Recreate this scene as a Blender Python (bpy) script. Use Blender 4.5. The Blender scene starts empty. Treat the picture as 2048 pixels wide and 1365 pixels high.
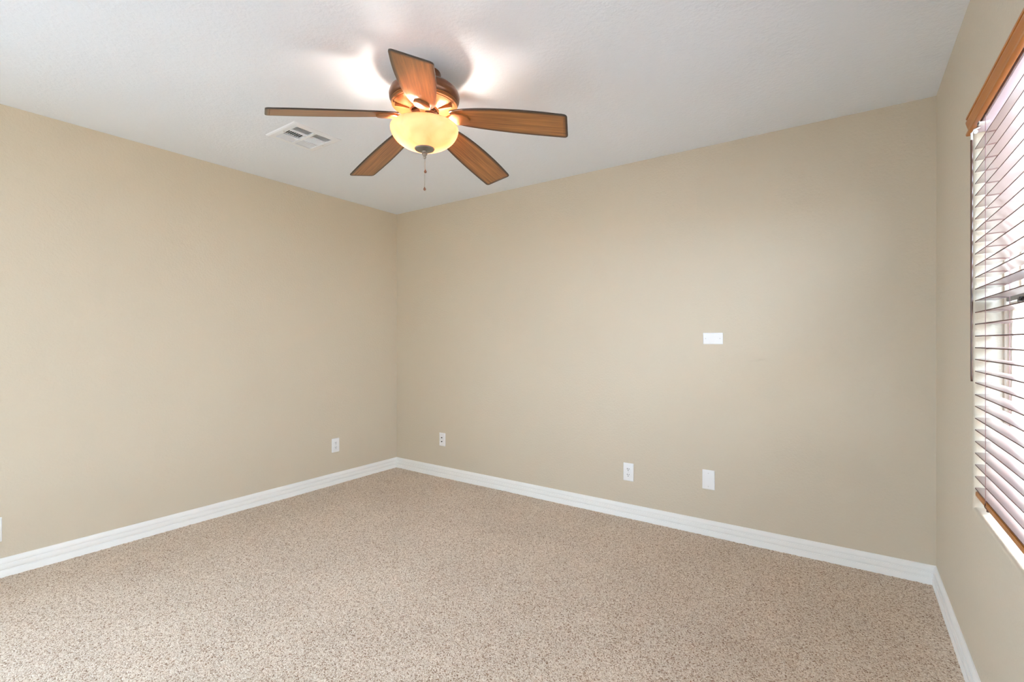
import bpy, bmesh, math, random
import numpy as np
from mathutils import Vector, Matrix
PI = math.pi
SC = bpy.context.scene
COL = SC.collection
random.seed(7)

# ------------------------------------------------------------------ camera
cam_d = bpy.data.cameras.new('camera')
cam = bpy.data.objects.new('camera', cam_d)
COL.objects.link(cam)
cam_d.sensor_width = 36.0
cam_d.lens = 965.0 / 2048.0 * 36.0
cam_d.clip_start = 0.02
cam.location = (0, 0, 1.22)
YAW = math.atan2(0.573, 0.8195)
cam.rotation_euler = (PI / 2, 0, YAW)
SC.camera = cam

# ------------------------------------------------------------------ world, sun, exposure
W = bpy.data.worlds.new('sky')
SC.world = W
W.use_nodes = True
wb = W.node_tree.nodes['Background']
wb.inputs['Color'].default_value = (0.645, 0.81, 1.05, 1)
wb.inputs['Strength'].default_value = 15.0
sun_d = bpy.data.lights.new('sun', 'SUN')
sun_d.energy = 3.5
sun_d.angle = math.radians(0.6)
sun_d.color = (1.0, 0.97, 0.92)
sun = bpy.data.objects.new('sun', sun_d)
COL.objects.link(sun)
sun.rotation_euler = Vector((-1.0, -0.35, -0.98)).to_track_quat('-Z', 'Y').to_euler()
SC.view_settings.view_transform = 'Standard'
SC.view_settings.look = 'None'
SC.view_settings.gamma = 1.0
SC.view_settings.use_curve_mapping = False
SC.view_settings.exposure = 0.88
BULB = 275.0                                    # emission of the lamp bulbs
SC.cycles.max_bounces = 16
SC.cycles.diffuse_bounces = 10
SC.cycles.transmission_bounces = 8
SC.cycles.transparent_max_bounces = 16
SC.cycles.sample_clamp_indirect = 12
SC.cycles.use_denoising = True

# room, metres
XL, XR, YB, YF, H = -3.577, 0.354, 3.175, -2.60, 2.44
WT = 0.15
# window opening in the right wall
WY0, WY1, WZ0, WZ1 = 0.80, 2.315, 0.638, 2.005
LY0, LY1, LZ0, LZ1 = -2.42, -0.60, 0.60, 2.00       # added unseen opening in the left wall, for more daylight
NY0, NY1 = -1.70, -0.60                          # added unseen opening in the right wall, lights the left wall


def portal(loc, rot, sx, sy):
    d = bpy.data.lights.new('daylight_portal', 'AREA')
    d.shape = 'RECTANGLE'
    d.size, d.size_y = sx, sy
    d.cycles.is_portal = True
    o = bpy.data.objects.new('daylight_portal', d)
    COL.objects.link(o)
    o.location = loc
    o.rotation_euler = rot


portal((XR + WT + .02, (WY0 + WY1) / 2, (WZ0 + WZ1) / 2), (0, PI / 2, 0), WZ1 - WZ0, WY1 - WY0)
portal((XR + WT + .02, (NY0 + NY1) / 2, (WZ0 + WZ1) / 2), (0, PI / 2, 0), WZ1 - WZ0, NY1 - NY0)
portal((XL - WT - .02, (LY0 + LY1) / 2, (LZ0 + LZ1) / 2), (0, -PI / 2, 0), LZ1 - LZ0, LY1 - LY0)

# ------------------------------------------------------------------ materials


def srgb(r, g, b):
    def f(c):
        c /= 255.0
        return c / 12.92 if c <= 0.04045 else ((c + 0.055) / 1.055) ** 2.4
    return (f(r), f(g), f(b), 1)


def mat(name, col, rough=0.5, metal=0.0, spec=0.5, coat=0.0, noise=None, bump=None):
    """noise = (scale, amount) colour mottling; bump = (scale, strength, distance)"""
    m = bpy.data.materials.new(name)
    m.use_nodes = True
    nt = m.node_tree
    b = nt.nodes['Principled BSDF']
    b.inputs['Base Color'].default_value = col
    b.inputs['Roughness'].default_value = rough
    b.inputs['Metallic'].default_value = metal
    b.inputs['Specular IOR Level'].default_value = spec
    b.inputs['Coat Weight'].default_value = coat
    b.inputs['Coat Roughness'].default_value = 0.15
    tc = nt.nodes.new('ShaderNodeTexCoord')
    if noise:
        n = nt.nodes.new('ShaderNodeTexNoise')
        n.inputs['Scale'].default_value = noise[0]
        n.inputs['Detail'].default_value = 4
        nt.links.new(tc.outputs['Object'], n.inputs['Vector'])
        r = nt.nodes.new('ShaderNodeValToRGB')
        a = noise[1]
        r.color_ramp.elements[0].position = 0.3
        r.color_ramp.elements[1].position = 0.7
        r.color_ramp.elements[0].color = tuple(c * (1 - a) for c in col[:3]) + (1,)
        r.color_ramp.elements[1].color = tuple(min(1, c * (1 + a)) for c in col[:3]) + (1,)
        nt.links.new(n.outputs['Fac'], r.inputs['Fac'])
        nt.links.new(r.outputs['Color'], b.inputs['Base Color'])
    if bump:
        n = nt.nodes.new('ShaderNodeTexNoise')
        n.inputs['Scale'].default_value = bump[0]
        n.inputs['Detail'].default_value = 3
        n.inputs['Roughness'].default_value = 0.55
        nt.links.new(tc.outputs['Object'], n.inputs['Vector'])
        bp = nt.nodes.new('ShaderNodeBump')
        bp.inputs['Strength'].default_value = bump[1]
        bp.inputs['Distance'].default_value = bump[2]
        nt.links.new(n.outputs['Fac'], bp.inputs['Height'])
        nt.links.new(bp.outputs['Normal'], b.inputs['Normal'])
    return m


M_wall = mat('tan_wall_paint', srgb(208, 197, 178), 0.6, spec=0.35, noise=(1.3, 0.012), bump=(75, 0.45, 0.004))
M_ceil = mat('white_ceiling_paint', srgb(234, 240, 249), 0.8, spec=0.2, bump=(60, 0.4, 0.005))
M_trim = mat('white_trim_paint', srgb(240, 240, 238), 0.4, spec=0.4, noise=(2.0, 0.01))
M_plate = mat('white_plate_plastic', srgb(240, 240, 241), 0.3, spec=0.5, noise=(8, 0.005))
M_slot = mat('dark_slot', srgb(48, 44, 42), 0.7, noise=(200, 0.1))
M_screw = mat('painted_screw', srgb(214, 214, 212), 0.35, noise=(300, 0.03))
M_brass = mat('jack_metal', srgb(95, 90, 84), 0.35, metal=0.8, noise=(300, 0.1))
M_vent = mat('white_vent_enamel', srgb(236, 240, 247), 0.45, noise=(10, 0.008))
M_duct = mat('dark_duct', srgb(40, 36, 34), 0.8, noise=(20, 0.15))
M_bronze = mat('brown_bronze_enamel', srgb(116, 70, 40), 0.34, metal=0.45, coat=0.3, noise=(14, 0.10))
M_copper = mat('rubbed_copper_enamel', srgb(168, 112, 66), 0.36, metal=0.35, coat=0.2, noise=(14, 0.08))
M_dark = mat('dark_bronze_hub', srgb(74, 52, 38), 0.4, metal=0.6, noise=(40, 0.15))
M_nickel = mat('brushed_nickel', srgb(150, 146, 140), 0.35, metal=0.9, noise=(60, 0.06))
M_chain = mat('steel_chain', srgb(170, 168, 165), 0.3, metal=0.8, noise=(200, 0.08))
M_ball = mat('dark_wood_bead', srgb(112, 68, 44), 0.3, coat=0.6, noise=(120, 0.15))
M_slat = mat('glossy_blind_slat', srgb(148, 128, 122), 0.3, spec=0.6, coat=0.35, noise=(6, 0.03))  # brown slats, faces coloured paler to carry reflected window light
M_slatedge = mat('brown_slat_edge', srgb(88, 46, 34), 0.45, noise=(30, 0.12))
M_head = mat('reflection_tinted_headrail', srgb(206, 192, 204), 0.35, noise=(8, 0.02))  # lilac tint paints a purplish reflection onto pale metal
M_cord = mat('mauve_ladder_cord', srgb(146, 112, 112), 0.8, noise=(150, 0.1))
M_wand = mat('dark_brown_wand', srgb(84, 52, 38), 0.35, coat=0.4, noise=(25, 0.15))
M_clear = mat('clear_plastic', srgb(236, 236, 238), 0.12, coat=0.6, noise=(60, 0.02))
M_vinyl = mat('almond_window_frame', srgb(226, 214, 198), 0.35, noise=(5, 0.015))
M_latch = mat('dark_latch', srgb(52, 44, 40), 0.35, metal=0.4, noise=(50, 0.1))
M_meet = mat('dark_bronze_rail', srgb(96, 82, 70), 0.4, metal=0.3, noise=(20, 0.08))
M_stucco = mat('peach_stucco', srgb(232, 206, 182), 0.9, spec=0.1, noise=(6, 0.05), bump=(40, 0.12, 0.01))
M_ground = mat('desert_gravel', srgb(168, 168, 170), 0.95, spec=0.1, noise=(45, 0.25), bump=(60, 0.8, 0.02))


def wood(name, c0, c1, cedge, stretch, rough=0.38, coat=0.25):
    """grain runs along local X; the 'burnish' attribute darkens the rubbed edge finish"""
    m = bpy.data.materials.new(name)
    m.use_nodes = True
    nt = m.node_tree
    b = nt.nodes['Principled BSDF']
    b.inputs['Roughness'].default_value = rough
    b.inputs['Coat Weight'].default_value = coat
    b.inputs['Coat Roughness'].default_value = 0.25
    b.inputs['Coat IOR'].default_value = 1.5
    tc = nt.nodes.new('ShaderNodeTexCoord')
    mp = nt.nodes.new('ShaderNodeMapping')
    mp.inputs['Scale'].default_value = stretch
    nt.links.new(tc.outputs['Object'], mp.inputs['Vector'])
    n = nt.nodes.new('ShaderNodeTexNoise')
    n.inputs['Scale'].default_value = 1.0
    n.inputs['Detail'].default_value = 7
    n.inputs['Roughness'].default_value = 0.62
    n.inputs['Distortion'].default_value = 0.6
    nt.links.new(mp.outputs['Vector'], n.inputs['Vector'])
    r = nt.nodes.new('ShaderNodeValToRGB')
    r.color_ramp.elements[0].position = 0.34
    r.color_ramp.elements[1].position = 0.66
    r.color_ramp.elements[0].color = c0
    r.color_ramp.elements[1].color = c1
    nt.links.new(n.outputs['Fac'], r.inputs['Fac'])
    at = nt.nodes.new('ShaderNodeAttribute')
    at.attribute_name = 'burnish'
    mx = nt.nodes.new('ShaderNodeMix')
    mx.data_type = 'RGBA'
    nt.links.new(at.outputs['Fac'], mx.inputs['Factor'])
    nt.links.new(r.outputs['Color'], mx.inputs['A'])
    mx.inputs['B'].default_value = cedge
    nt.links.new(mx.outputs['Result'], b.inputs['Base Color'])
    return m


M_blade = wood('walnut_blade', srgb(124, 78, 36), srgb(180, 120, 60), srgb(40, 24, 14), (3.0, 85.0, 20.0), 0.36, 0.6)
M_bladetop = mat('walnut_blade_side', srgb(52, 34, 22), 0.45, noise=(30, 0.15))
M_valance = wood('honey_oak_valance', srgb(178, 104, 22), srgb(198, 122, 34), srgb(84, 52, 20), (40.0, 2.0, 40.0), 0.4, 0.3)


def carpet_mat():
    m = bpy.data.materials.new('speckled_beige_carpet')
    m.use_nodes = True
    nt = m.node_tree
    b = nt.nodes['Principled BSDF']
    b.inputs['Roughness'].default_value = 0.95
    b.inputs['Specular IOR Level'].default_value = 0.1
    b.inputs['Sheen Weight'].default_value = 0.15
    tc = nt.nodes.new('ShaderNodeTexCoord')
    v = nt.nodes.new('ShaderNodeTexVoronoi')
    v.inputs['Scale'].default_value = 245.0
    v.inputs['Randomness'].default_value = 1.0
    nt.links.new(tc.outputs['Object'], v.inputs['Vector'])
    sep = nt.nodes.new('ShaderNodeSeparateColor')
    nt.links.new(v.outputs['Color'], sep.inputs['Color'])
    r = nt.nodes.new('ShaderNodeValToRGB')
    cr = r.color_ramp
    cr.elements[0].position = 0.0
    cr.elements[0].color = srgb(140, 108, 82)
    cr.elements[1].position = 1.0
    cr.elements[1].color = srgb(242, 230, 216)
    for p, c in ((0.10, srgb(172, 142, 116)), (0.24, srgb(206, 185, 163)), (0.55, srgb(222, 204, 184)), (0.85, srgb(233, 217, 199))):
        e = cr.elements.new(p)
        e.color = c
    nt.links.new(sep.outputs['Red'], r.inputs['Fac'])
    # slow mottling of worn / brushed pile
    n = nt.nodes.new('ShaderNodeTexNoise')
    n.inputs['Scale'].default_value = 2.2
    n.inputs['Detail'].default_value = 5
    nt.links.new(tc.outputs['Object'], n.inputs['Vector'])
    mr = nt.nodes.new('ShaderNodeMapRange')
    mr.inputs['From Min'].default_value = 0.3
    mr.inputs['From Max'].default_value = 0.7
    mr.inputs['To Min'].default_value = 0.93
    mr.inputs['To Max'].default_value = 1.04
    nt.links.new(n.outputs['Fac'], mr.inputs['Value'])
    vm = nt.nodes.new('ShaderNodeVectorMath')
    vm.operation = 'SCALE'
    nt.links.new(r.outputs['Color'], vm.inputs[0])
    nt.links.new(mr.outputs['Result'], vm.inputs['Scale'])
    nt.links.new(vm.outputs['Vector'], b.inputs['Base Color'])
    bp = nt.nodes.new('ShaderNodeBump')
    bp.inputs['Strength'].default_value = 0.6
    bp.inputs['Distance'].default_value = 0.004
    bp.invert = True
    nt.links.new(v.outputs['Distance'], bp.inputs['Height'])
    nt.links.new(bp.outputs['Normal'], b.inputs['Normal'])
    return m


M_carpet = carpet_mat()


def glass_mat():
    m = bpy.data.materials.new('window_glass')
    m.use_nodes = True
    nt = m.node_tree
    nt.nodes.remove(nt.nodes['Principled BSDF'])
    out = nt.nodes['Material Output']
    t = nt.nodes.new('ShaderNodeBsdfTransparent')
    t.inputs['Color'].default_value = (0.95, 0.97, 0.96, 1)
    g = nt.nodes.new('ShaderNodeBsdfGlossy')
    g.inputs['Roughness'].default_value = 0.02
    fr = nt.nodes.new('ShaderNodeFresnel')
    fr.inputs['IOR'].default_value = 1.35
    mx = nt.nodes.new('ShaderNodeMixShader')
    ge = nt.nodes.new('ShaderNodeNewGeometry')
    ma = nt.nodes.new('ShaderNodeMath')
    ma.operation = 'MULTIPLY_ADD'                # no mirror on the way out of the pane
    ma.inputs[1].default_value = -1.0
    ma.inputs[2].default_value = 1.0
    nt.links.new(ge.outputs['Backfacing'], ma.inputs[0])
    mb = nt.nodes.new('ShaderNodeMath')
    mb.operation = 'MULTIPLY'
    nt.links.new(fr.outputs['Fac'], mb.inputs[0])
    nt.links.new(ma.outputs['Value'], mb.inputs[1])
    nt.links.new(mb.outputs['Value'], mx.inputs['Fac'])
    nt.links.new(t.outputs['BSDF'], mx.inputs[1])
    nt.links.new(g.outputs['BSDF'], mx.inputs[2])
    nt.links.new(mx.outputs['Shader'], out.inputs['Surface'])
    return m


M_glass = glass_mat()


def bowl_mat():
    m = bpy.data.materials.new('amber_alabaster_glass')
    m.use_nodes = True
    nt = m.node_tree
    nt.nodes.remove(nt.nodes['Principled BSDF'])
    out = nt.nodes['Material Output']
    tc = nt.nodes.new('ShaderNodeTexCoord')
    n = nt.nodes.new('ShaderNodeTexNoise')
    n.inputs['Scale'].default_value = 7.0
    n.inputs['Detail'].default_value = 5
    n.inputs['Distortion'].default_value = 1.2
    nt.links.new(tc.outputs['Object'], n.inputs['Vector'])
    r = nt.nodes.new('ShaderNodeValToRGB')
    r.color_ramp.elements[0].position = 0.32
    r.color_ramp.elements[1].position = 0.68
    r.color_ramp.elements[0].color = (0.84, 0.51, 0.32, 1)
    r.color_ramp.elements[1].color = (0.95, 0.67, 0.49, 1)
    nt.links.new(n.outputs['Fac'], r.inputs['Fac'])
    tr = nt.nodes.new('ShaderNodeBsdfTranslucent')
    df = nt.nodes.new('ShaderNodeBsdfDiffuse')
    gl = nt.nodes.new('ShaderNodeBsdfGlossy')
    gl.inputs['Roughness'].default_value = 0.25
    nt.links.new(r.outputs['Color'], tr.inputs['Color'])
    nt.links.new(r.outputs['Color'], df.inputs['Color'])
    m1 = nt.nodes.new('ShaderNodeMixShader')
    m1.inputs['Fac'].default_value = 0.48
    nt.links.new(tr.outputs['BSDF'], m1.inputs[1])
    nt.links.new(df.outputs['BSDF'], m1.inputs[2])
    m2 = nt.nodes.new('ShaderNodeMixShader')
    m2.inputs['Fac'].default_value = 0.05
    nt.links.new(m1.outputs['Shader'], m2.inputs[1])
    nt.links.new(gl.outputs['BSDF'], m2.inputs[2])
    nt.links.new(m2.outputs['Shader'], out.inputs['Surface'])
    return m


M_bowl = bowl_mat()


def emit_mat(name, col, s):
    m = bpy.data.materials.new(name)
    m.use_nodes = True
    nt = m.node_tree
    b = nt.nodes['Principled BSDF']
    b.inputs['Base Color'].default_value = (1, 1, 1, 1)
    b.inputs['Emission Color'].default_value = col
    b.inputs['Emission Strength'].default_value = s
    return m


M_bulb = emit_mat('lit_bulb', (1.0, 0.91, 0.79, 1), BULB)

# ------------------------------------------------------------------ helpers


def obj(name, bm, m, parent=None, smooth=False, auto=None):
    me = bpy.data.meshes.new(name)
    bmesh.ops.recalc_face_normals(bm, faces=bm.faces[:])
    if auto is not None:
        for f in bm.faces:
            f.smooth = True
        for e in bm.edges:
            if len(e.link_faces) == 2 and e.calc_face_angle(0) > math.radians(auto):
                e.smooth = False
    elif smooth:
        for f in bm.faces:
            f.smooth = True
    bm.to_mesh(me)
    bm.free()
    for mm in (m if isinstance(m, (list, tuple)) else [m]):
        me.materials.append(mm)
    o = bpy.data.objects.new(name, me)
    COL.objects.link(o)
    if parent:
        o.parent = parent
    return o


def thing(name, label, cat, loc=(0, 0, 0), rot=(0, 0, 0), group=None):
    o = bpy.data.objects.new(name, None)
    COL.objects.link(o)
    o.empty_display_size = 0.05
    o.location = loc
    o.rotation_euler = rot
    o['label'] = label
    o['category'] = cat
    if group:
        o['group'] = group
    return o


def struct(o, label=None, cat=None):
    o['kind'] = 'structure'
    if label:
        o['label'] = label
    if cat:
        o['category'] = cat
    return o


def box(bm, x0, x1, y0, y1, z0, z1, bev=0.0, seg=2):
    vs = [bm.verts.new(p) for p in ((x0, y0, z0), (x1, y0, z0), (x1, y1, z0), (x0, y1, z0),
                                    (x0, y0, z1), (x1, y0, z1), (x1, y1, z1), (x0, y1, z1))]
    fs = [bm.faces.new([vs[i] for i in q]) for q in ((0, 3, 2, 1), (4, 5, 6, 7), (0, 1, 5, 4),
                                                      (1, 2, 6, 5), (2, 3, 7, 6), (3, 0, 4, 7))]
    if bev > 0:
        es = list({e for f in fs for e in f.edges})
        bmesh.ops.bevel(bm, geom=es, offset=bev, segments=seg, affect='EDGES', profile=0.5)
    return fs


def lathe(bm, prof, n=48, cx=0, cy=0, cap=True):
    """prof: list of (radius, z); closes poles where the radius is 0"""
    rings = []
    for r, z in prof:
        if r < 1e-6:
            rings.append([bm.verts.new((cx, cy, z))])
        else:
            rings.append([bm.verts.new((cx + r * math.cos(2 * PI * i / n), cy + r * math.sin(2 * PI * i / n), z)) for i in range(n)])
    for a, b in zip(rings, rings[1:]):
        if len(a) == 1 and len(b) == 1:
            continue
        for i in range(n):
            j = (i + 1) % n
            if len(a) == 1:
                bm.faces.new((a[0], b[i], b[j]))
            elif len(b) == 1:
                bm.faces.new((a[i], a[j], b[0]))
            else:
                bm.faces.new((a[i], a[j], b[j], b[i]))
    if cap:
        for rg in (rings[0], rings[-1]):
            if len(rg) > 1:
                bm.faces.new(rg)


def tube(bm, pts, r, n=10):
    pts = [Vector(p) for p in pts]
    rings = []
    for i, p in enumerate(pts):
        d = (pts[min(i + 1, len(pts) - 1)] - pts[max(i - 1, 0)]).normalized()
        up = Vector((0, 0, 1)) if abs(d.z) < 0.9 else Vector((1, 0, 0))
        a = d.cross(up).normalized()
        b = d.cross(a).normalized()
        rr = r[i] if isinstance(r, (list, tuple)) else r
        rings.append([bm.verts.new(p + a * rr * math.cos(2 * PI * k / n) + b * rr * math.sin(2 * PI * k / n)) for k in range(n)])
    for a, b in zip(rings, rings[1:]):
        for k in range(n):
            bm.faces.new((a[k], a[(k + 1) % n], b[(k + 1) % n], b[k]))
    bm.faces.new(rings[0])
    bm.faces.new(rings[-1])


def ball(bm, c, r, u=12, v=8):
    bmesh.ops.create_uvsphere(bm, u_segments=u, v_segments=v, radius=r, matrix=Matrix.Translation(c))


def prism(bm, pts2, f):
    """pts2: closed outline; f(a, b, t) -> 3-D point for t = 0 and 1"""
    A = [bm.verts.new(f(a, b, 0)) for a, b in pts2]
    B = [bm.verts.new(f(a, b, 1)) for a, b in pts2]
    n = len(pts2)
    for i in range(n):
        bm.faces.new((A[i], A[(i + 1) % n], B[(i + 1) % n], B[i]))
    bm.faces.new(A)
    bm.faces.new(B)


# ------------------------------------------------------------------ room shell
def make_floor():
    step = 0.0065
    x0, x1, y0, y1 = XL + .004, XR - .004, YF + .004, YB - .004
    nx, ny = int((x1 - x0) / step) + 1, int((y1 - y0) / step) + 1
    rng = np.random.default_rng(3)
    xs, ys = np.linspace(x0, x1, nx), np.linspace(y0, y1, ny)
    gx, gy = np.meshgrid(xs, ys)
    # tufts lean a little and rise to different heights
    gx = gx + rng.uniform(-.0026, .0026, gx.shape)
    gy = gy + rng.uniform(-.0026, .0026, gx.shape)
    gz = 0.006 + rng.uniform(-.0018, .0018, gx.shape)
    gz += .0015 * np.sin(gx * 5.1 + 1.3) * np.cos(gy * 4.3)
    co = np.stack([gx, gy, gz], -1).reshape(-1, 3)
    n0 = len(co)
    slab = np.array([(XL - WT, YF - WT, -.02), (XR + WT, YF - WT, -.02), (XR + WT, YB + WT, -.02), (XL - WT, YB + WT, -.02)])
    co = np.vstack([co, slab]).astype(np.float32)
    i = (np.arange(ny - 1)[:, None] * nx + np.arange(nx - 1)[None, :]).reshape(-1)
    quads = np.stack([i, i + 1, i + nx + 1, i + nx], -1)
    quads = np.vstack([quads, [[n0, n0 + 1, n0 + 2, n0 + 3]]]).astype(np.int32)
    me = bpy.data.meshes.new('floor')
    me.vertices.add(len(co))
    me.vertices.foreach_set('co', co.ravel())
    me.loops.add(quads.size)
    me.loops.foreach_set('vertex_index', quads.ravel())
    me.polygons.add(len(quads))
    me.polygons.foreach_set('loop_start', np.arange(0, quads.size, 4, dtype=np.int32))
    me.polygons.foreach_set('use_smooth', np.ones(len(quads), dtype=bool))
    me.update(calc_edges=True)
    me.materials.append(M_carpet)
    o = bpy.data.objects.new('floor', me)
    COL.objects.link(o)
    return o


struct(make_floor(), 'speckled beige wall to wall carpet', 'carpet')


def wall_with_hole(name, m, us, vs, f, thick, bev, holes=((1, 1),)):
    """us, vs: grid lines each way, cells in holes are openings; f(u, v, d) -> point, d = depth into the wall"""
    bm = bmesh.new()
    F = [[bm.verts.new(f(u, v, 0)) for v in vs] for u in us]
    B = [[bm.verts.new(f(u, v, thick)) for v in vs] for u in us]
    nu, nv = len(us), len(vs)
    for i in range(nu - 1):
        for j in range(nv - 1):
            if (i, j) in holes:
                continue
            bm.faces.new((F[i][j], F[i + 1][j], F[i + 1][j + 1], F[i][j + 1]))
            bm.faces.new((B[i][j], B[i][j + 1], B[i + 1][j + 1], B[i + 1][j]))

    def side(ring):
        es = []
        for k in range(len(ring)):
            a, b = ring[k], ring[(k + 1) % len(ring)]
            bm.faces.new((F[a[0]][a[1]], F[b[0]][b[1]], B[b[0]][b[1]], B[a[0]][a[1]]))
            es.append(bm.edges.get((F[a[0]][a[1]], F[b[0]][b[1]])))
        return es
    side([(i, 0) for i in range(nu - 1)] + [(nu - 1, j) for j in range(nv - 1)]
         + [(i, nv - 1) for i in range(nu - 1, 0, -1)] + [(0, j) for j in range(nv - 1, 0, -1)])
    hole = []
    for i, j in holes:
        hole += side([(i, j), (i + 1, j), (i + 1, j + 1), (i, j + 1)])
    if bev:
        bmesh.ops.bevel(bm, geom=hole, offset=bev, segments=5, affect='EDGES', profile=0.5)
    return obj(name, bm, m, auto=50)


struct(wall_with_hole('wall_left', M_wall, (YF - WT, LY0, LY1, YB + WT), (-.02, LZ0, LZ1, H),
                      lambda u, v, d: (XL - d, u, v), WT, 0.014))
bm = bmesh.new(); box(bm, XL, XR, YB, YB + WT, -.02, H)
struct(obj('wall_back', bm, M_wall))
struct(wall_with_hole('wall_right', M_wall, (YF - WT, NY0, NY1, WY0, WY1, YB + WT), (-.02, WZ0, WZ1, H),
                      lambda u, v, d: (XR + d, u, v), WT, 0.014, ((1, 1), (3, 1))))
bm = bmesh.new(); box(bm, XL, XR, YF - WT, YF, -.02, H)
struct(obj('wall_front', bm, M_wall))

# ceiling with the duct opening of the vent cut through
VX0, VX1, VY0, VY1 = -2.825, -2.520, 1.500, 1.804      # vent flange
o = wall_with_hole('ceiling', M_ceil, (XL - WT, VX0 + .028, VX1 - .028, XR + WT), (YF - WT, VY0 + .028, VY1 - .028, YB + WT),
                   lambda u, v, d: (u, v, H + d), 0.12, 0)
struct(o)

# baseboards: two-groove profile, (distance from wall, height)
BP = [(0, -.01), (.0165, -.01), (.0165, .036), (.0155, .0375), (.0105, .0380), (.0100, .0405), (.0105, .0425), (.0140, .0450), (.0148, .0480),
      (.0140, .0620), (.0130, .0665), (.0085, .0675), (.0080, .0700), (.0085, .0725), (.0112, .0745), (.0116, .0790), (.0100, .0880), (.0068, .0960),
      (.0040, .1000), (0, .1010)]
bm = bmesh.new(); prism(bm, BP, lambda a, b, t: (XL + a, YF if t == 0 else YB - a, b))
struct(obj('baseboard_left', bm, M_trim, auto=35))
bm = bmesh.new(); prism(bm, BP, lambda a, b, t: (XL + a if t == 0 else XR - a, YB - a, b))
struct(obj('baseboard_back', bm, M_trim, auto=35))
bm = bmesh.new(); prism(bm, BP, lambda a, b, t: (XR - a, YF if t == 0 else YB - a, b))
struct(obj('baseboard_right', bm, M_trim, auto=35))

# ------------------------------------------------------------------ windows
def framed(bm, y0, y1, z0, z1, x0, x1, w, ax='x', bev=.003):
    """a rectangular frame of four bars of width w"""
    for a0, a1, c0, c1 in ((y0, y1, z0, z0 + w), (y0, y1, z1 - w, z1), (y0, y0 + w, z0 + w, z1 - w), (y1 - w, y1, z0 + w, z1 - w)):
        if ax == 'x':
            box(bm, x0, x1, a0, a1, c0, c1, bev, 1)
        else:
            box(bm, a0, a1, x0, x1, c0, c1, bev, 1)


FXR = XR + .078                                  # room-side face of the window frame
win = bpy.data.objects.new('window_1', None)
COL.objects.link(win)
win.location = (0, 0, 0)
struct(win, 'single hung window with almond frame behind the brown blind', 'window')
bm = bmesh.new()
framed(bm, WY0, WY1, WZ0, WZ1, FXR, FXR + .065, .018)
framed(bm, WY0 + .018, WY1 - .018, WZ0 + .018, WZ1 - .018, FXR + .012, FXR + .055, .010)
obj('window_frame', bm, M_vinyl, win)
ZM = 1.352
bm = bmesh.new()
framed(bm, WY0 + .026, WY1 - .026, WZ0 + .026, ZM, FXR + .010, FXR + .032, .028)
lower = obj('lower_sash', bm, M_vinyl, win)
bm = bmesh.new(); box(bm, FXR + .019, FXR + .023, WY0 + .05, WY1 - .05, WZ0 + .05, ZM - .01)
obj('glass_pane', bm, M_glass, lower)
bm = bmesh.new()
box(bm, FXR + .003, FXR + .0095, WY0 + .022, WY1 - .022, ZM + .001, ZM + .032, .002, 1)
meet = obj('meeting_rail', bm, M_meet, lower)
meet['label'] = 'dark meeting rail'
bm = bmesh.new()
framed(bm, WY0 + .026, WY1 - .026, ZM - .014, WZ1 - .041, FXR + .034, FXR + .052, .022)
upper = obj('upper_sash', bm, M_vinyl, win)
bm = bmesh.new(); box(bm, FXR + .041, FXR + .045, WY0 + .046, WY1 - .046, ZM + .006, WZ1 - .062)
obj('glass_pane', bm, M_glass, upper)
bm = bmesh.new()
yl = 2.105
box(bm, FXR - .004, FXR + .004, yl - .045, yl + .030, ZM - .012, ZM - .001, .003, 2)
box(bm, FXR - .009, FXR + .002, yl - .020, yl + .004, ZM - .010, ZM + .004, .003, 2)
obj('sash_latch', bm, M_latch, win)

fill_win2 = bpy.data.objects.new('fill_window_2', None)  # added window out of view, brightens the right side of the room
COL.objects.link(fill_win2)
struct(fill_win2, 'added fill daylight window in the left wall, unseen behind the camera', 'window')
bm = bmesh.new()
framed(bm, LY0, LY1, LZ0, LZ1, XL - .143, XL - .078, .03)
box(bm, XL - .123, XL - .083, LY0 + .03, LY1 - .03, ZM - .015, ZM + .015)
obj('window_frame', bm, M_vinyl, fill_win2)
for a, b in ((LZ0 + .03, ZM - .015), (ZM + .015, LZ1 - .03)):
    bm = bmesh.new(); box(bm, XL - .101, XL - .097, LY0 + .03, LY1 - .03, a, b)
    obj('glass_pane', bm, M_glass, fill_win2)

fill_win3 = bpy.data.objects.new('fill_window_3', None)  # added window out of view, brightens the left wall
COL.objects.link(fill_win3)
struct(fill_win3, 'added fill daylight window in the right wall, unseen behind the camera', 'window')
bm = bmesh.new()
framed(bm, NY0, NY1, WZ0, WZ1, FXR, FXR + .065, .03)
box(bm, FXR + .005, FXR + .045, NY0 + .03, NY1 - .03, ZM - .015, ZM + .015)
obj('window_frame', bm, M_vinyl, fill_win3)
for a, b in ((WZ0 + .03, ZM - .015), (ZM + .015, WZ1 - .03)):
    bm = bmesh.new(); box(bm, FXR + .019, FXR + .023, NY0 + .03, NY1 - .03, a, b)
    obj('glass_pane', bm, M_glass, fill_win3)

# outside: gravel yard and the stucco wall next door
bm = bmesh.new(); box(bm, -40, 40, -40, 40, -.30, -.14)
g = struct(obj('ground', bm, M_ground), 'pale gravel yard outside', 'ground')
bm = bmesh.new()
box(bm, 2.35, 2.55, -6, 30, -.14, 1.75, .01, 1)
box(bm, 2.31, 2.59, -6, 30, 1.75, 1.81, .01, 1)
gw = obj('garden_wall', bm, M_stucco)
gw['label'] = 'peach stucco garden wall outside, seen through the window blind'
gw['category'] = 'wall'

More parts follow.
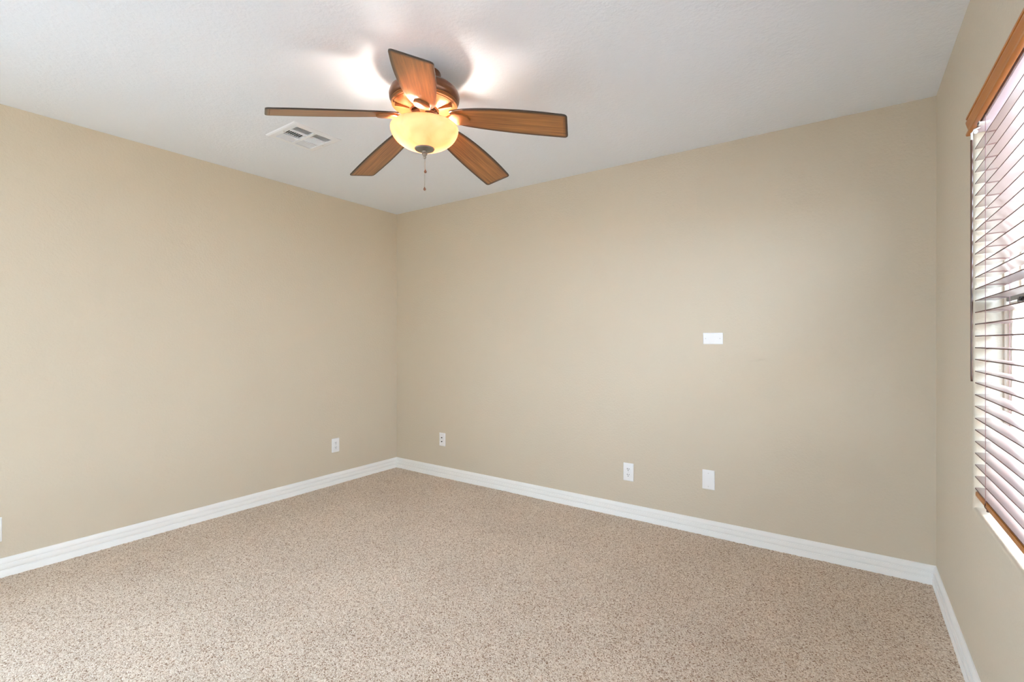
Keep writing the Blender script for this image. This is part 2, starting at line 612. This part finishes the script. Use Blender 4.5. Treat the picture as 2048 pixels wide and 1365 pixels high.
# ------------------------------------------------------------------ window blind
BX0, BX1 = XR + .005, XR + .056                  # slats, front to back edge
BY0, BY1 = WY0 + .010, WY1 - .010
SP = 0.0408
Z0 = 1.2374
blind = thing('window_blind', 'wide-slat brown-edged venetian blind with honey wood valance in the right wall window', 'window blind',
              ((BX0 + BX1) / 2, (BY0 + BY1) / 2, 2.005))
BO = Vector(blind.location)


def bobj(name, bm, m, parent=blind, **k):
    bmesh.ops.translate(bm, verts=bm.verts[:], vec=-BO)
    return obj(name, bm, m, parent, **k)


# valance: moulded board standing just proud of the wall, (X, Z) profile
vx = 0.343
VP = [(.0145, 1.947), (.004, 1.947), (.0005, 1.949), (.0000, 1.954), (.0015, 1.959), (.0060, 1.9605), (.0070, 1.9635),
      (.0055, 1.972), (.0030, 1.981), (.0005, 1.990), (-.0005, 1.996), (.0010, 1.9995), (.0058, 2.0008), (.0062, 2.0042),
      (.0010, 2.0058), (.0000, 2.0100), (.0015, 2.0150), (.0050, 2.0165), (.0145, 2.0165)]
bm = bmesh.new()
prism(bm, VP, lambda a, b, t: (vx + a - .004, 2.332 if t == 0 else WY0 - .018, b))
bobj('valance', bm, M_valance, auto=40)
bm = bmesh.new()
box(bm, BX0 + .001, BX1 - .001, BY0, BY1, 1.945, 1.9985, .003, 1)
bobj('headrail', bm, M_head)
# slats
zs = []
k = -13
while Z0 + k * SP < 1.930:
    zs.append(Z0 + k * SP)
    k += 1
bm = bmesh.new()
cr, th = .0018, .0033
sec = []
N = 6
for i in range(N + 1):
    a = i / N
    sec.append((BX0 + (BX1 - BX0) * a, cr * (1 - (2 * a - 1) ** 2) + th / 2))
for i in range(N, -1, -1):
    a = i / N
    sec.append((BX0 + (BX1 - BX0) * a, cr * (1 - (2 * a - 1) ** 2) - th / 2))
prism(bm, sec, lambda a, b, t: (a, BY0 if t == 0 else BY1, b))
bm.faces.ensure_lookup_table()
n = len(sec)
for i, f in enumerate(bm.faces):
    if i == N or i == n - 1 or i >= n:
        f.material_index = 1
bmesh.ops.translate(bm, verts=bm.verts[:], vec=-Vector((BO.x, BO.y, 0)))
slat0 = obj('slat', bm, [M_slat, M_slatedge], blind, auto=40)
slat0.location.z = zs[0] - BO.z
for i, z in enumerate(zs[1:]):
    c = slat0.copy()
    COL.objects.link(c)
    c.parent = blind
    c.location.z = z - BO.z + random.uniform(-.0004, .0004)
    c.rotation_euler.y = random.uniform(-.012, .012)
# bottom rail
bm = bmesh.new()
box(bm, BX0 + .001, BX1 - .001, BY0, BY1, .679, .697, .004, 2)
rail = bobj('bottom_rail', bm, M_valance)
rail['label'] = 'honey wood bottom rail'
# ladder cords with rungs, lift cord in the middle, knot under the rail
for yc in (2.134, 1.557, 0.98):
    bm = bmesh.new()
    for x in (BX0 - .002, BX1 + .002):
        tube(bm, [(x, yc, .692), (x, yc, 1.946)], .0009, 6)
    for z in zs:
        for s in (-1, 1):
            tube(bm, [(BX0 - .002, yc + .004 * s, z - .0022), ((BX0 + BX1) / 2, yc + .004 * s, z - .0006), (BX1 + .002, yc + .004 * s, z - .0022)], .0005, 4)
    ld = bobj('ladder_cord', bm, M_cord)
    bm = bmesh.new()
    ball(bm, (BX0 + .004, yc, .676), .0045)
    tube(bm, [(BX0 - .003, yc - .004, .700), (BX0 - .004, yc, .688), (BX0 + .003, yc + .002, .677)], .0013, 6)
    bobj('cord_knot', bm, M_wand, ld)
# tilt wand on a clear hook
bm = bmesh.new()
wy, wx = 2.250, 0.3425
tube(bm, [(wx, wy, 1.912), (wx, wy, 1.905), (wx, wy, 1.100), (wx, wy, 1.082)], [.002, .0036, .0036, .0030], 8)
wand = bobj('tilt_wand', bm, M_wand, smooth=True)
bm = bmesh.new()
tube(bm, [(wx, wy, 1.905), (wx, wy, 1.930), (wx + .006, wy, 1.940), (wx + .016, wy, 1.944), (wx + .03, wy, 1.955)], .0032, 8)
ball(bm, (wx + .010, wy + .004, 1.934), .007)
bobj('wand_hook', bm, M_clear, wand)
for yc in (2.20, 1.35):
    bm = bmesh.new()
    box(bm, XR - .004, BX0 + .018, yc - .012, yc + .012, 1.938, 1.9445, .001, 1)
    box(bm, XR - .004, XR - .001, yc - .012, yc + .012, 1.938, 1.975, .001, 1)
    bobj('valance_clip', bm, M_clear)

# ------------------------------------------------------------------ ceiling vent
vcx, vcy = (VX0 + VX1) / 2, (VY0 + VY1) / 2
vent = thing('ceiling_vent', 'square white four-way air vent in the ceiling beyond the left fan blade', 'air vent', (vcx, vcy, H))
hw = (VX1 - VX0) / 2
bm = bmesh.new()
IN = .112                                        # half of the louvred square
# flange: sloped rim from the ceiling to a face 7 mm below
lv = [(hw, 0), (hw - .004, -.005), (hw - .012, -.008), (IN + .004, -.009), (IN, -.008), (IN, .006)]
rings = [[bm.verts.new((sx * r, sy * r, z)) for sx, sy in ((-1, -1), (1, -1), (1, 1), (-1, 1))] for r, z in lv]
for a, b in zip(rings, rings[1:]):
    for i in range(4):
        bm.faces.new((a[i], a[(i + 1) % 4], b[(i + 1) % 4], b[i]))
# dividing bars: rows across X at +-.042, one bar along X in the middle
for x in (.040, -.040):
    box(bm, x - .005, x + .005, -IN, IN, -.009, .004)
box(bm, -IN, IN, -.009, .009, -.0088, .004)
obj('vent_frame', bm, M_vent, vent)
bm = bmesh.new()
d = .116
for q in (((-d, -d, .0), (d, -d, .0), (d, -d, .115), (-d, -d, .115)), ((d, -d, .0), (d, d, .0), (d, d, .115), (d, -d, .115)),
          ((d, d, .0), (-d, d, .0), (-d, d, .115), (d, d, .115)), ((-d, d, .0), (-d, -d, .0), (-d, -d, .115), (-d, d, .115)),
          ((-d, -d, .115), (d, -d, .115), (d, d, .115), (-d, d, .115))):
    bm.faces.new([bm.verts.new(p) for p in q])
obj('duct_throat', bm, M_duct, vent)


def louvers(x0, x1, y0, y1, along, out, n):
    """a bank of tilted blades; along = 'x'/'y' run of the blade, out = +-1 side the air leaves to"""
    bm = bmesh.new()
    lo, hi = (y0, y1) if along == 'x' else (x0, x1)
    p = (hi - lo) / n
    for i in range(n):
        c = lo + p * (i + .5)
        half, rise = p * .36, .0062
        sec = [(-half * out * -1, .0045), (-half * out * -1 * .4, .0), (half * out, -rise), (half * out + .0009, -rise), (-half * out * -1 * .4 + .0009, .0008), (-half * out * -1 + .0009, .0045)]
        # blade goes from the inner top edge down and outwards
        sec = [(-half * out, .0045), (half * out, -rise), (half * out + .0012 * out, -rise + .0006), (-half * out + .0012 * out, .0050)]
        if along == 'x':
            prism(bm, sec, lambda a, b, t: (x0 if t == 0 else x1, c + a, b))
        else:
            prism(bm, sec, lambda a, b, t: (c + a, y0 if t == 0 else y1, b))
    return obj('louver_bank', bm, M_vent, vent)


for y0, y1 in ((-IN, -.009), (.009, IN)):
    louvers(.045, IN, y0, y1, 'y', 1, 5)
    louvers(-IN, -.045, y0, y1, 'y', -1, 5)
louvers(-.035, .035, -IN, -.009, 'x', -1, 8)
louvers(-.035, .035, .009, IN, 'x', 1, 8)
for y in (-.126, .126):
    bm = bmesh.new()
    lathe(bm, [(0, -.0115), (.003, -.011), (.0042, -.009), (.0042, -.008)], 12, 0, y)
    obj('vent_screw', bm, M_screw, vent)

# ------------------------------------------------------------------ wall plates
def plate_mesh(w, h, t=.006):
    bm = bmesh.new()
    prof = [(0, 0), (0, t * .45), (.002, t * .8), (.005, t), ]
    rings = []
    for ins, z in prof:
        a, b = w / 2 - ins, h / 2 - ins
        r = .004
        pts = []
        for cx, cy, s in ((a - r, b - r, 0), (-a + r, b - r, 1), (-a + r, -b + r, 2), (a - r, -b + r, 3)):
            for k in range(4):
                an = s * PI / 2 + k * PI / 6
                pts.append((cx + r * math.cos(an), cy + r * math.sin(an)))
        rings.append([bm.verts.new((x, -z, y)) for x, y in pts])
    n = len(rings[0])
    for a, b in zip(rings, rings[1:]):
        for i in range(n):
            bm.faces.new((a[i], a[(i + 1) % n], b[(i + 1) % n], b[i]))
    bm.faces.new(rings[-1])
    bm.faces.new(rings[0])
    return bm


def screw_mesh(x, z, y=-.006):
    bm = bmesh.new()
    n = 14
    a = [bm.verts.new((x + .0034 * math.cos(2 * PI * i / n), y + .0005, z + .0034 * math.sin(2 * PI * i / n))) for i in range(n)]
    b = [bm.verts.new((x + .0028 * math.cos(2 * PI * i / n), y - .0010, z + .0028 * math.sin(2 * PI * i / n))) for i in range(n)]
    for i in range(n):
        bm.faces.new((a[i], a[(i + 1) % n], b[(i + 1) % n], b[i]))
    bm.faces.new(b)
    return bm


def disc_prism(bm, cx, cz, rx, rz, y0, y1, flat=None, n=24):
    pts = []
    for i in range(n):
        an = 2 * PI * i / n
        x, z = rx * math.cos(an), rz * math.sin(an)
        if flat:
            x = max(-flat, min(flat, x))
        pts.append((cx + x, cz + z))
    prism(bm, pts, lambda a, b, t: (a, y0 if t == 0 else y1, b))


# each plate is built facing -Y (a plate on the back wall) and turned for the left wall
def wall_plate(name, label, cat, loc, rz, w, h, kind, group=None):
    t = thing(name, label, cat, loc, (0, 0, rz), group)
    obj('cover_plate', plate_mesh(w, h), M_plate, t, auto=30)
    if kind == 'outlet':
        for s in (1, -1):
            cz = .0195 * s
            bm = bmesh.new()
            disc_prism(bm, 0, cz, .0172, .0145, -.005, -.0078, .0172)
            rc = obj('receptacle', bm, M_plate, t, auto=30)
            for sx, hh in ((-.0063, .0045), (.0063, .0037)):
                bm = bmesh.new()
                box(bm, sx - .0014, sx + .0014, -.0085, -.006, cz + .0035 - hh, cz + .0035 + hh)
                obj('slot', bm, M_slot, rc)
            bm = bmesh.new()
            disc_prism(bm, 0, cz - .0070, .0028, .0028, -.0085, -.006, None, 12)
            obj('ground_hole', bm, M_slot, rc)
        obj('screw', screw_mesh(0, 0), M_screw, t)
    elif kind == 'jack':
        for s in (1, -1):
            bm = bmesh.new()
            cz = .0175 * s
            disc_prism(bm, 0, cz, .0085, .0085, -.005, -.0075, None, 20)
            jk = obj('jack_port', bm, M_plate, t, auto=30)
            bm = bmesh.new()
            disc_prism(bm, 0, cz, .0052, .0052, -.0070, -.0125, None, 6)
            disc_prism(bm, 0, cz, .0042, .0042, -.0125, -.0165, None, 16)
            obj('jack_pin', bm, M_brass, jk)
        for s in (1, -1):
            obj('screw', screw_mesh(0, .042 * s), M_screw, t)
    elif kind == 'blank':
        for s in (1, -1):
            if h > w:
                obj('screw', screw_mesh(0, .041 * s), M_screw, t)
            else:
                obj('screw', screw_mesh(.042 * s, 0), M_screw, t)
    return t


RL = PI / 2                                      # plates on the left wall face +X
wall_plate('power_outlet', 'white duplex power outlet on the left wall near the corner', 'power outlet', (XL, 2.499, .335), RL, .072, .117, 'outlet')
wall_plate('jack_plate', 'white wall plate with two round dark jacks on the back wall near the corner', 'wall plate', (-2.977, YB, .341), 0, .072, .117, 'jack')
wall_plate('power_outlet', 'white duplex power outlet low on the back wall beside the upright blank plate', 'power outlet', (-1.243, YB, .320), 0, .073, .122, 'outlet')
wall_plate('blank_plate', 'upright white blank plate low on the back wall beside a power outlet', 'wall plate', (-.721, YB, .353), 0, .074, .121, 'blank')
wall_plate('blank_plate', 'sideways white blank plate at eye height on the back wall', 'wall plate', (-.6955, YB, 1.2355), 0, .117, .0715, 'blank')
wall_plate('outlet_plate', 'white plate low on the left wall, cut by the left picture edge', 'wall plate', (XL, .4935, .250), RL, .075, .126, 'blank')

# ------------------------------------------------------------------ ceiling fan
FX, FY = -0.3984 * .8195 - 2.2 * .573, -0.3984 * .573 + 2.2 * .8195
fan = thing('ceiling_fan', 'ceiling fan with five dark-edged walnut blades and a lit amber glass bowl', 'ceiling fan', (FX, FY, H))


def zz(prof):
    return [(r, z - H) for r, z in prof]


bm = bmesh.new()
lathe(bm, zz([(0, 2.440), (.072, 2.440), (.074, 2.434), (.072, 2.420), (.064, 2.404), (.052, 2.394), (.046, 2.386), (.046, 2.372), (0, 2.372)]))
obj('canopy', bm, M_bronze, fan, auto=40)
bm = bmesh.new()
lathe(bm, zz([(0, 2.385), (.062, 2.385), (.085, 2.382), (.112, 2.376), (.138, 2.366), (.153, 2.352), (.159, 2.336), (.157, 2.318),
              (.150, 2.307), (.146, 2.304), (0, 2.304)]), 64)
mh = obj('motor_housing', bm, M_bronze, fan, auto=40)
bm = bmesh.new()
lathe(bm, zz([(0, 2.3055), (.149, 2.3055), (.1505, 2.302), (.148, 2.299), (.1455, 2.2985), (.1455, 2.2965), (.1475, 2.295), (.1470, 2.2915), (.143, 2.2895), (0, 2.2895)]), 64)
obj('housing_ring', bm, M_copper, mh, auto=40)
bm = bmesh.new()
lathe(bm, zz([(0, 2.291), (.141, 2.291), (.140, 2.287), (.122, 2.281), (.098, 2.277), (.076, 2.273), (.066, 2.271), (.062, 2.266), (0, 2.266)]), 64)
# radial cooling ribs under the dish
for i in range(5):
    a = i * 2 * PI / 5 + .35
    c, s = math.cos(a), math.sin(a)
    fs0 = len(bm.verts)
    box(bm, .068, .134, -.006, .006, 2.268 - H, 2.281 - H, .002, 1)
    bm.verts.ensure_lookup_table()
    bmesh.ops.rotate(bm, verts=bm.verts[fs0:], cent=(0, 0, 0), matrix=Matrix.Rotation(a, 3, 'Z'))
obj('lower_dish', bm, M_copper, mh, auto=40)
bm = bmesh.new()
lathe(bm, zz([(0, 2.268), (.058, 2.268), (.060, 2.264), (.060, 2.252), (.054, 2.248), (.050, 2.236), (0, 2.236)]))
for i in range(10):
    a = i * 2 * PI / 10
    ball(bm, (.0605 * math.cos(a), .0605 * math.sin(a), 2.258 - H), .005, 8, 6)
obj('hub', bm, M_dark, fan, auto=40)
bm = bmesh.new()
lathe(bm, zz([(0, 2.240), (.044, 2.240), (.048, 2.232), (.050, 2.214), (.066, 2.206), (.080, 2.202), (.082, 2.197), (.078, 2.195), (0, 2.195)]))
obj('light_fitter', bm, M_copper, fan, auto=40)
# the centre stem that carries the bowl
bm = bmesh.new()
lathe(bm, zz([(0, 2.198), (.006, 2.198), (.006, 2.095), (0, 2.095)]), 12)
obj('bowl_stem', bm, M_nickel, fan, smooth=True)

HH = 2.2492 - H
DROOP, PITCH, PH = .17062, .23641, -.20409 + YAW
# outline half-widths (s > 0 is the lower, nearly straight edge; s < 0 the bowed one)
RT = .660
up_ = [(.128, .040), (.150, .050), (.20, .058), (.28, .066), (.36, .071), (.45, .0745), (.54, .0755), (RT, .0750)]
dn_ = [(.128, .040), (.150, .051), (.20, .062), (.28, .073), (.36, .079), (.45, .082), (.54, .081), (RT, .0750)]


def curve(tab, n=26):
    rs = np.linspace(tab[0][0], tab[-1][0], n)
    return list(zip(rs, np.interp(rs, [a for a, _ in tab], [b for _, b in tab])))


def smooth_curve(tab, n=26):
    c = curve(tab, n)
    for _ in range(3):
        c = [c[0]] + [(c[i][0], (c[i - 1][1] + 2 * c[i][1] + c[i + 1][1]) / 4) for i in range(1, len(c) - 1)] + [c[-1]]
    return c


def outline():
    a = smooth_curve(up_)
    b = smooth_curve(dn_)
    pts = [(r, s) for r, s in a[:-1]]
    # rounded tip corners
    R = .016
    for cx, cy, a0 in ((RT - R - .002, .0750 - R, PI / 2), (RT - R, -.0750 + R, 0)):
        for k in range(6):
            an = a0 - k * PI / 2 / 5
            pts.append((cx + R * math.cos(an), cy + R * math.sin(an)))
    pts = [p for p in pts if not (p[0] > RT - R - .004 and abs(abs(p[1]) - .075) < .002 and p[0] < RT - R - .003)]
    pts += [(r, -s) for r, s in reversed(b[:-1])if r < RT - R - .004]
    return pts


OUT = outline()


def inset(pts, d):
    n = len(pts)
    res = []
    for i in range(n):
        p0, p1, p2 = Vector(pts[i - 1]), Vector(pts[i]), Vector(pts[(i + 1) % n])
        t = (p2 - p0).normalized()
        nn = Vector((t.y, -t.x))                 # outline runs clockwise: inside is to the right
        res.append(tuple(p1 + nn * d))
    return res


def blade_mesh():
    bm = bmesh.new()
    t = .0055
    lay = bm.verts.layers.float.new('burnish')

    def ring(pts, z, v):
        L = []
        for r, s in pts:
            q = bm.verts.new((r, s, z))
            q[lay] = v
            L.append(q)
        return L
    rings = [ring(inset(OUT, .018), 0, 0.0), ring(inset(OUT, .011), 0, .45), ring(inset(OUT, .005), 0, .92), ring(inset(OUT, .0012), 0, 1.0), ring(OUT, .0012, 1.0), ring(OUT, t - .001, 1.0),
             ring(inset(OUT, .0012), t, 1.0), ring(inset(OUT, .018), t, 0.0)]
    n = len(OUT)
    for a, b in zip(rings, rings[1:]):
        for i in range(n):
            bm.faces.new((a[i], a[(i + 1) % n], b[(i + 1) % n], b[i]))
    bm.faces.new(rings[0])
    bm.faces.new(rings[-1])
    return bm


def bracket_mesh():
    """shield shaped plate under the blade with an arm reaching in to the hub"""
    bm = bmesh.new()
    sh = [(.112, .010), (.126, .018), (.142, .034), (.160, .038), (.192, .033), (.212, .020), (.220, 0), (.212, -.020), (.192, -.033), (.160, -.038), (.142, -.034), (.126, -.018), (.112, -.010)]
    A = [bm.verts.new((r, s, -.0005)) for r, s in sh]
    B = [bm.verts.new((r, s, -.0085)) for r, s in sh]
    C = [bm.verts.new((.165 + (r - .165) * .93, s * .90, -.0105)) for r, s in sh]
    n = len(sh)
    for P, Q in ((A, B), (B, C)):
        for i in range(n):
            bm.faces.new((P[i], P[(i + 1) % n], Q[(i + 1) % n], Q[i]))
    bm.faces.new(A)
    bm.faces.new(C)
    path = [(.050, .002), (.064, -.004), (.082, -.011), (.100, -.0105), (.125, -.0075)]
    rows = []
    for i, (r, z) in enumerate(path):
        w = (.013, .010, .009, .010, .014)[i]
        rows.append([bm.verts.new((r, s * w, z + dz)) for s, dz in ((1, .004), (1, -.003), (.5, -.005), (-.5, -.005), (-1, -.003), (-1, .004))])
    for a, b in zip(rows, rows[1:]):
        for i in range(6):
            bm.faces.new((a[i], a[(i + 1) % 6], b[(i + 1) % 6], b[i]))
    bm.faces.new(rows[0])
    bm.faces.new(rows[-1])
    return bm


b0 = obj('blade', blade_mesh(), M_blade, fan, auto=40)
k0 = obj('blade_bracket', bracket_mesh(), M_copper, fan, auto=30)
for k in range(5):
    a = PH + k * 2 * PI / 5
    u = Vector((math.cos(a), math.sin(a), 0))
    t = Vector((-math.sin(a), math.cos(a), 0))
    ud = u * math.cos(DROOP) - Vector((0, 0, math.sin(DROOP)))
    tp = t * math.cos(PITCH) - Vector((0, 0, math.sin(PITCH)))
    nn = ud.cross(tp).normalized()
    tp = nn.cross(ud).normalized()
    mtx = Matrix.Translation((0, 0, HH)) @ Matrix((ud, tp, nn)).transposed().to_4x4()
    for src in (b0, k0):
        o = src
        if k:
            o = src.copy()
            COL.objects.link(o)
            o.parent = fan
        o.matrix_local = mtx

# glass bowl, open at the top
bo = []
for i in range(15):
    a = i / 14 * PI / 2
    bo.append((.153 * math.cos(a) ** .86, 2.186 - .092 * math.sin(a) ** 1.08))
bo = [(.147, 2.196), (.1515, 2.192)] + bo[:-1] + [(0.004, 2.0935)]
bi = [(max(r - .004, .004), z + .004) for r, z in bo[2:]][::-1] + [(.1475, 2.190), (.143, 2.1955)]
bm = bmesh.new()
lathe(bm, zz(bo + bi), 64, cap=False)
obj('light_bowl', bm, M_bowl, fan, smooth=True)['label'] = 'lit amber alabaster glass bowl'
# finial with its cap
bm = bmesh.new()
lathe(bm, zz([(0, 2.099), (.043, 2.101), (.0455, 2.096), (.043, 2.092), (.024, 2.088), (.012, 2.085), (.0085, 2.080), (.0120, 2.076),
              (.0125, 2.071), (.0085, 2.066), (.0060, 2.062), (.0075, 2.058), (.0050, 2.052), (0, 2.050)]), 32)
obj('finial', bm, M_nickel, fan, auto=35)
# two bead pull chains ending in dark balls
cxv, cyv = math.cos(YAW), math.sin(YAW)
for off, z1 in ((.0035, 1.992), (.0, 1.9125)):
    bm = bmesh.new()
    px, py = off * cxv, off * cyv
    z = 2.060
    while z > z1 + .006:
        ball(bm, (px, py, z - H), .0014, 6, 4)
        z -= .0036
    tube(bm, [(px, py, 2.06 - H), (px, py, z1 - H)], .0004, 4)
    ch = obj('pull_chain', bm, M_chain, fan, smooth=True)
    bm = bmesh.new()
    ball(bm, (px, py, z1 - H), .0062, 14, 10)
    lathe(bm, [(.002, z1 + .010 - H), (.0026, z1 + .007 - H), (.003, z1 + .004 - H)], 10, px, py)
    obj('chain_ball', bm, M_ball, ch, smooth=True)['label'] = 'dark wooden ball'
# bulbs inside the bowl, two lamps lying either side of the stem
for dx, dz in ((-.080, .03), (.072, .075)):
    X, Y = dx * .8195 - dz * .573, dx * .573 + dz * .8195
    bm = bmesh.new()
    bmesh.ops.create_icosphere(bm, subdivisions=2, radius=.017, matrix=Matrix.Translation((X, Y, 2.154 - H)) @ Matrix.Scale(1.25, 4, (0, 0, 1)))
    bb = obj('bulb', bm, M_bulb, fan, smooth=True)
    bm = bmesh.new()
    tube(bm, [(X * .84, Y * .84, 2.157 - H), (X * .62, Y * .62, 2.164 - H), (X * .35, Y * .35, 2.196 - H)], .009, 12)
    obj('lamp_socket', bm, M_plate, bb, smooth=True)
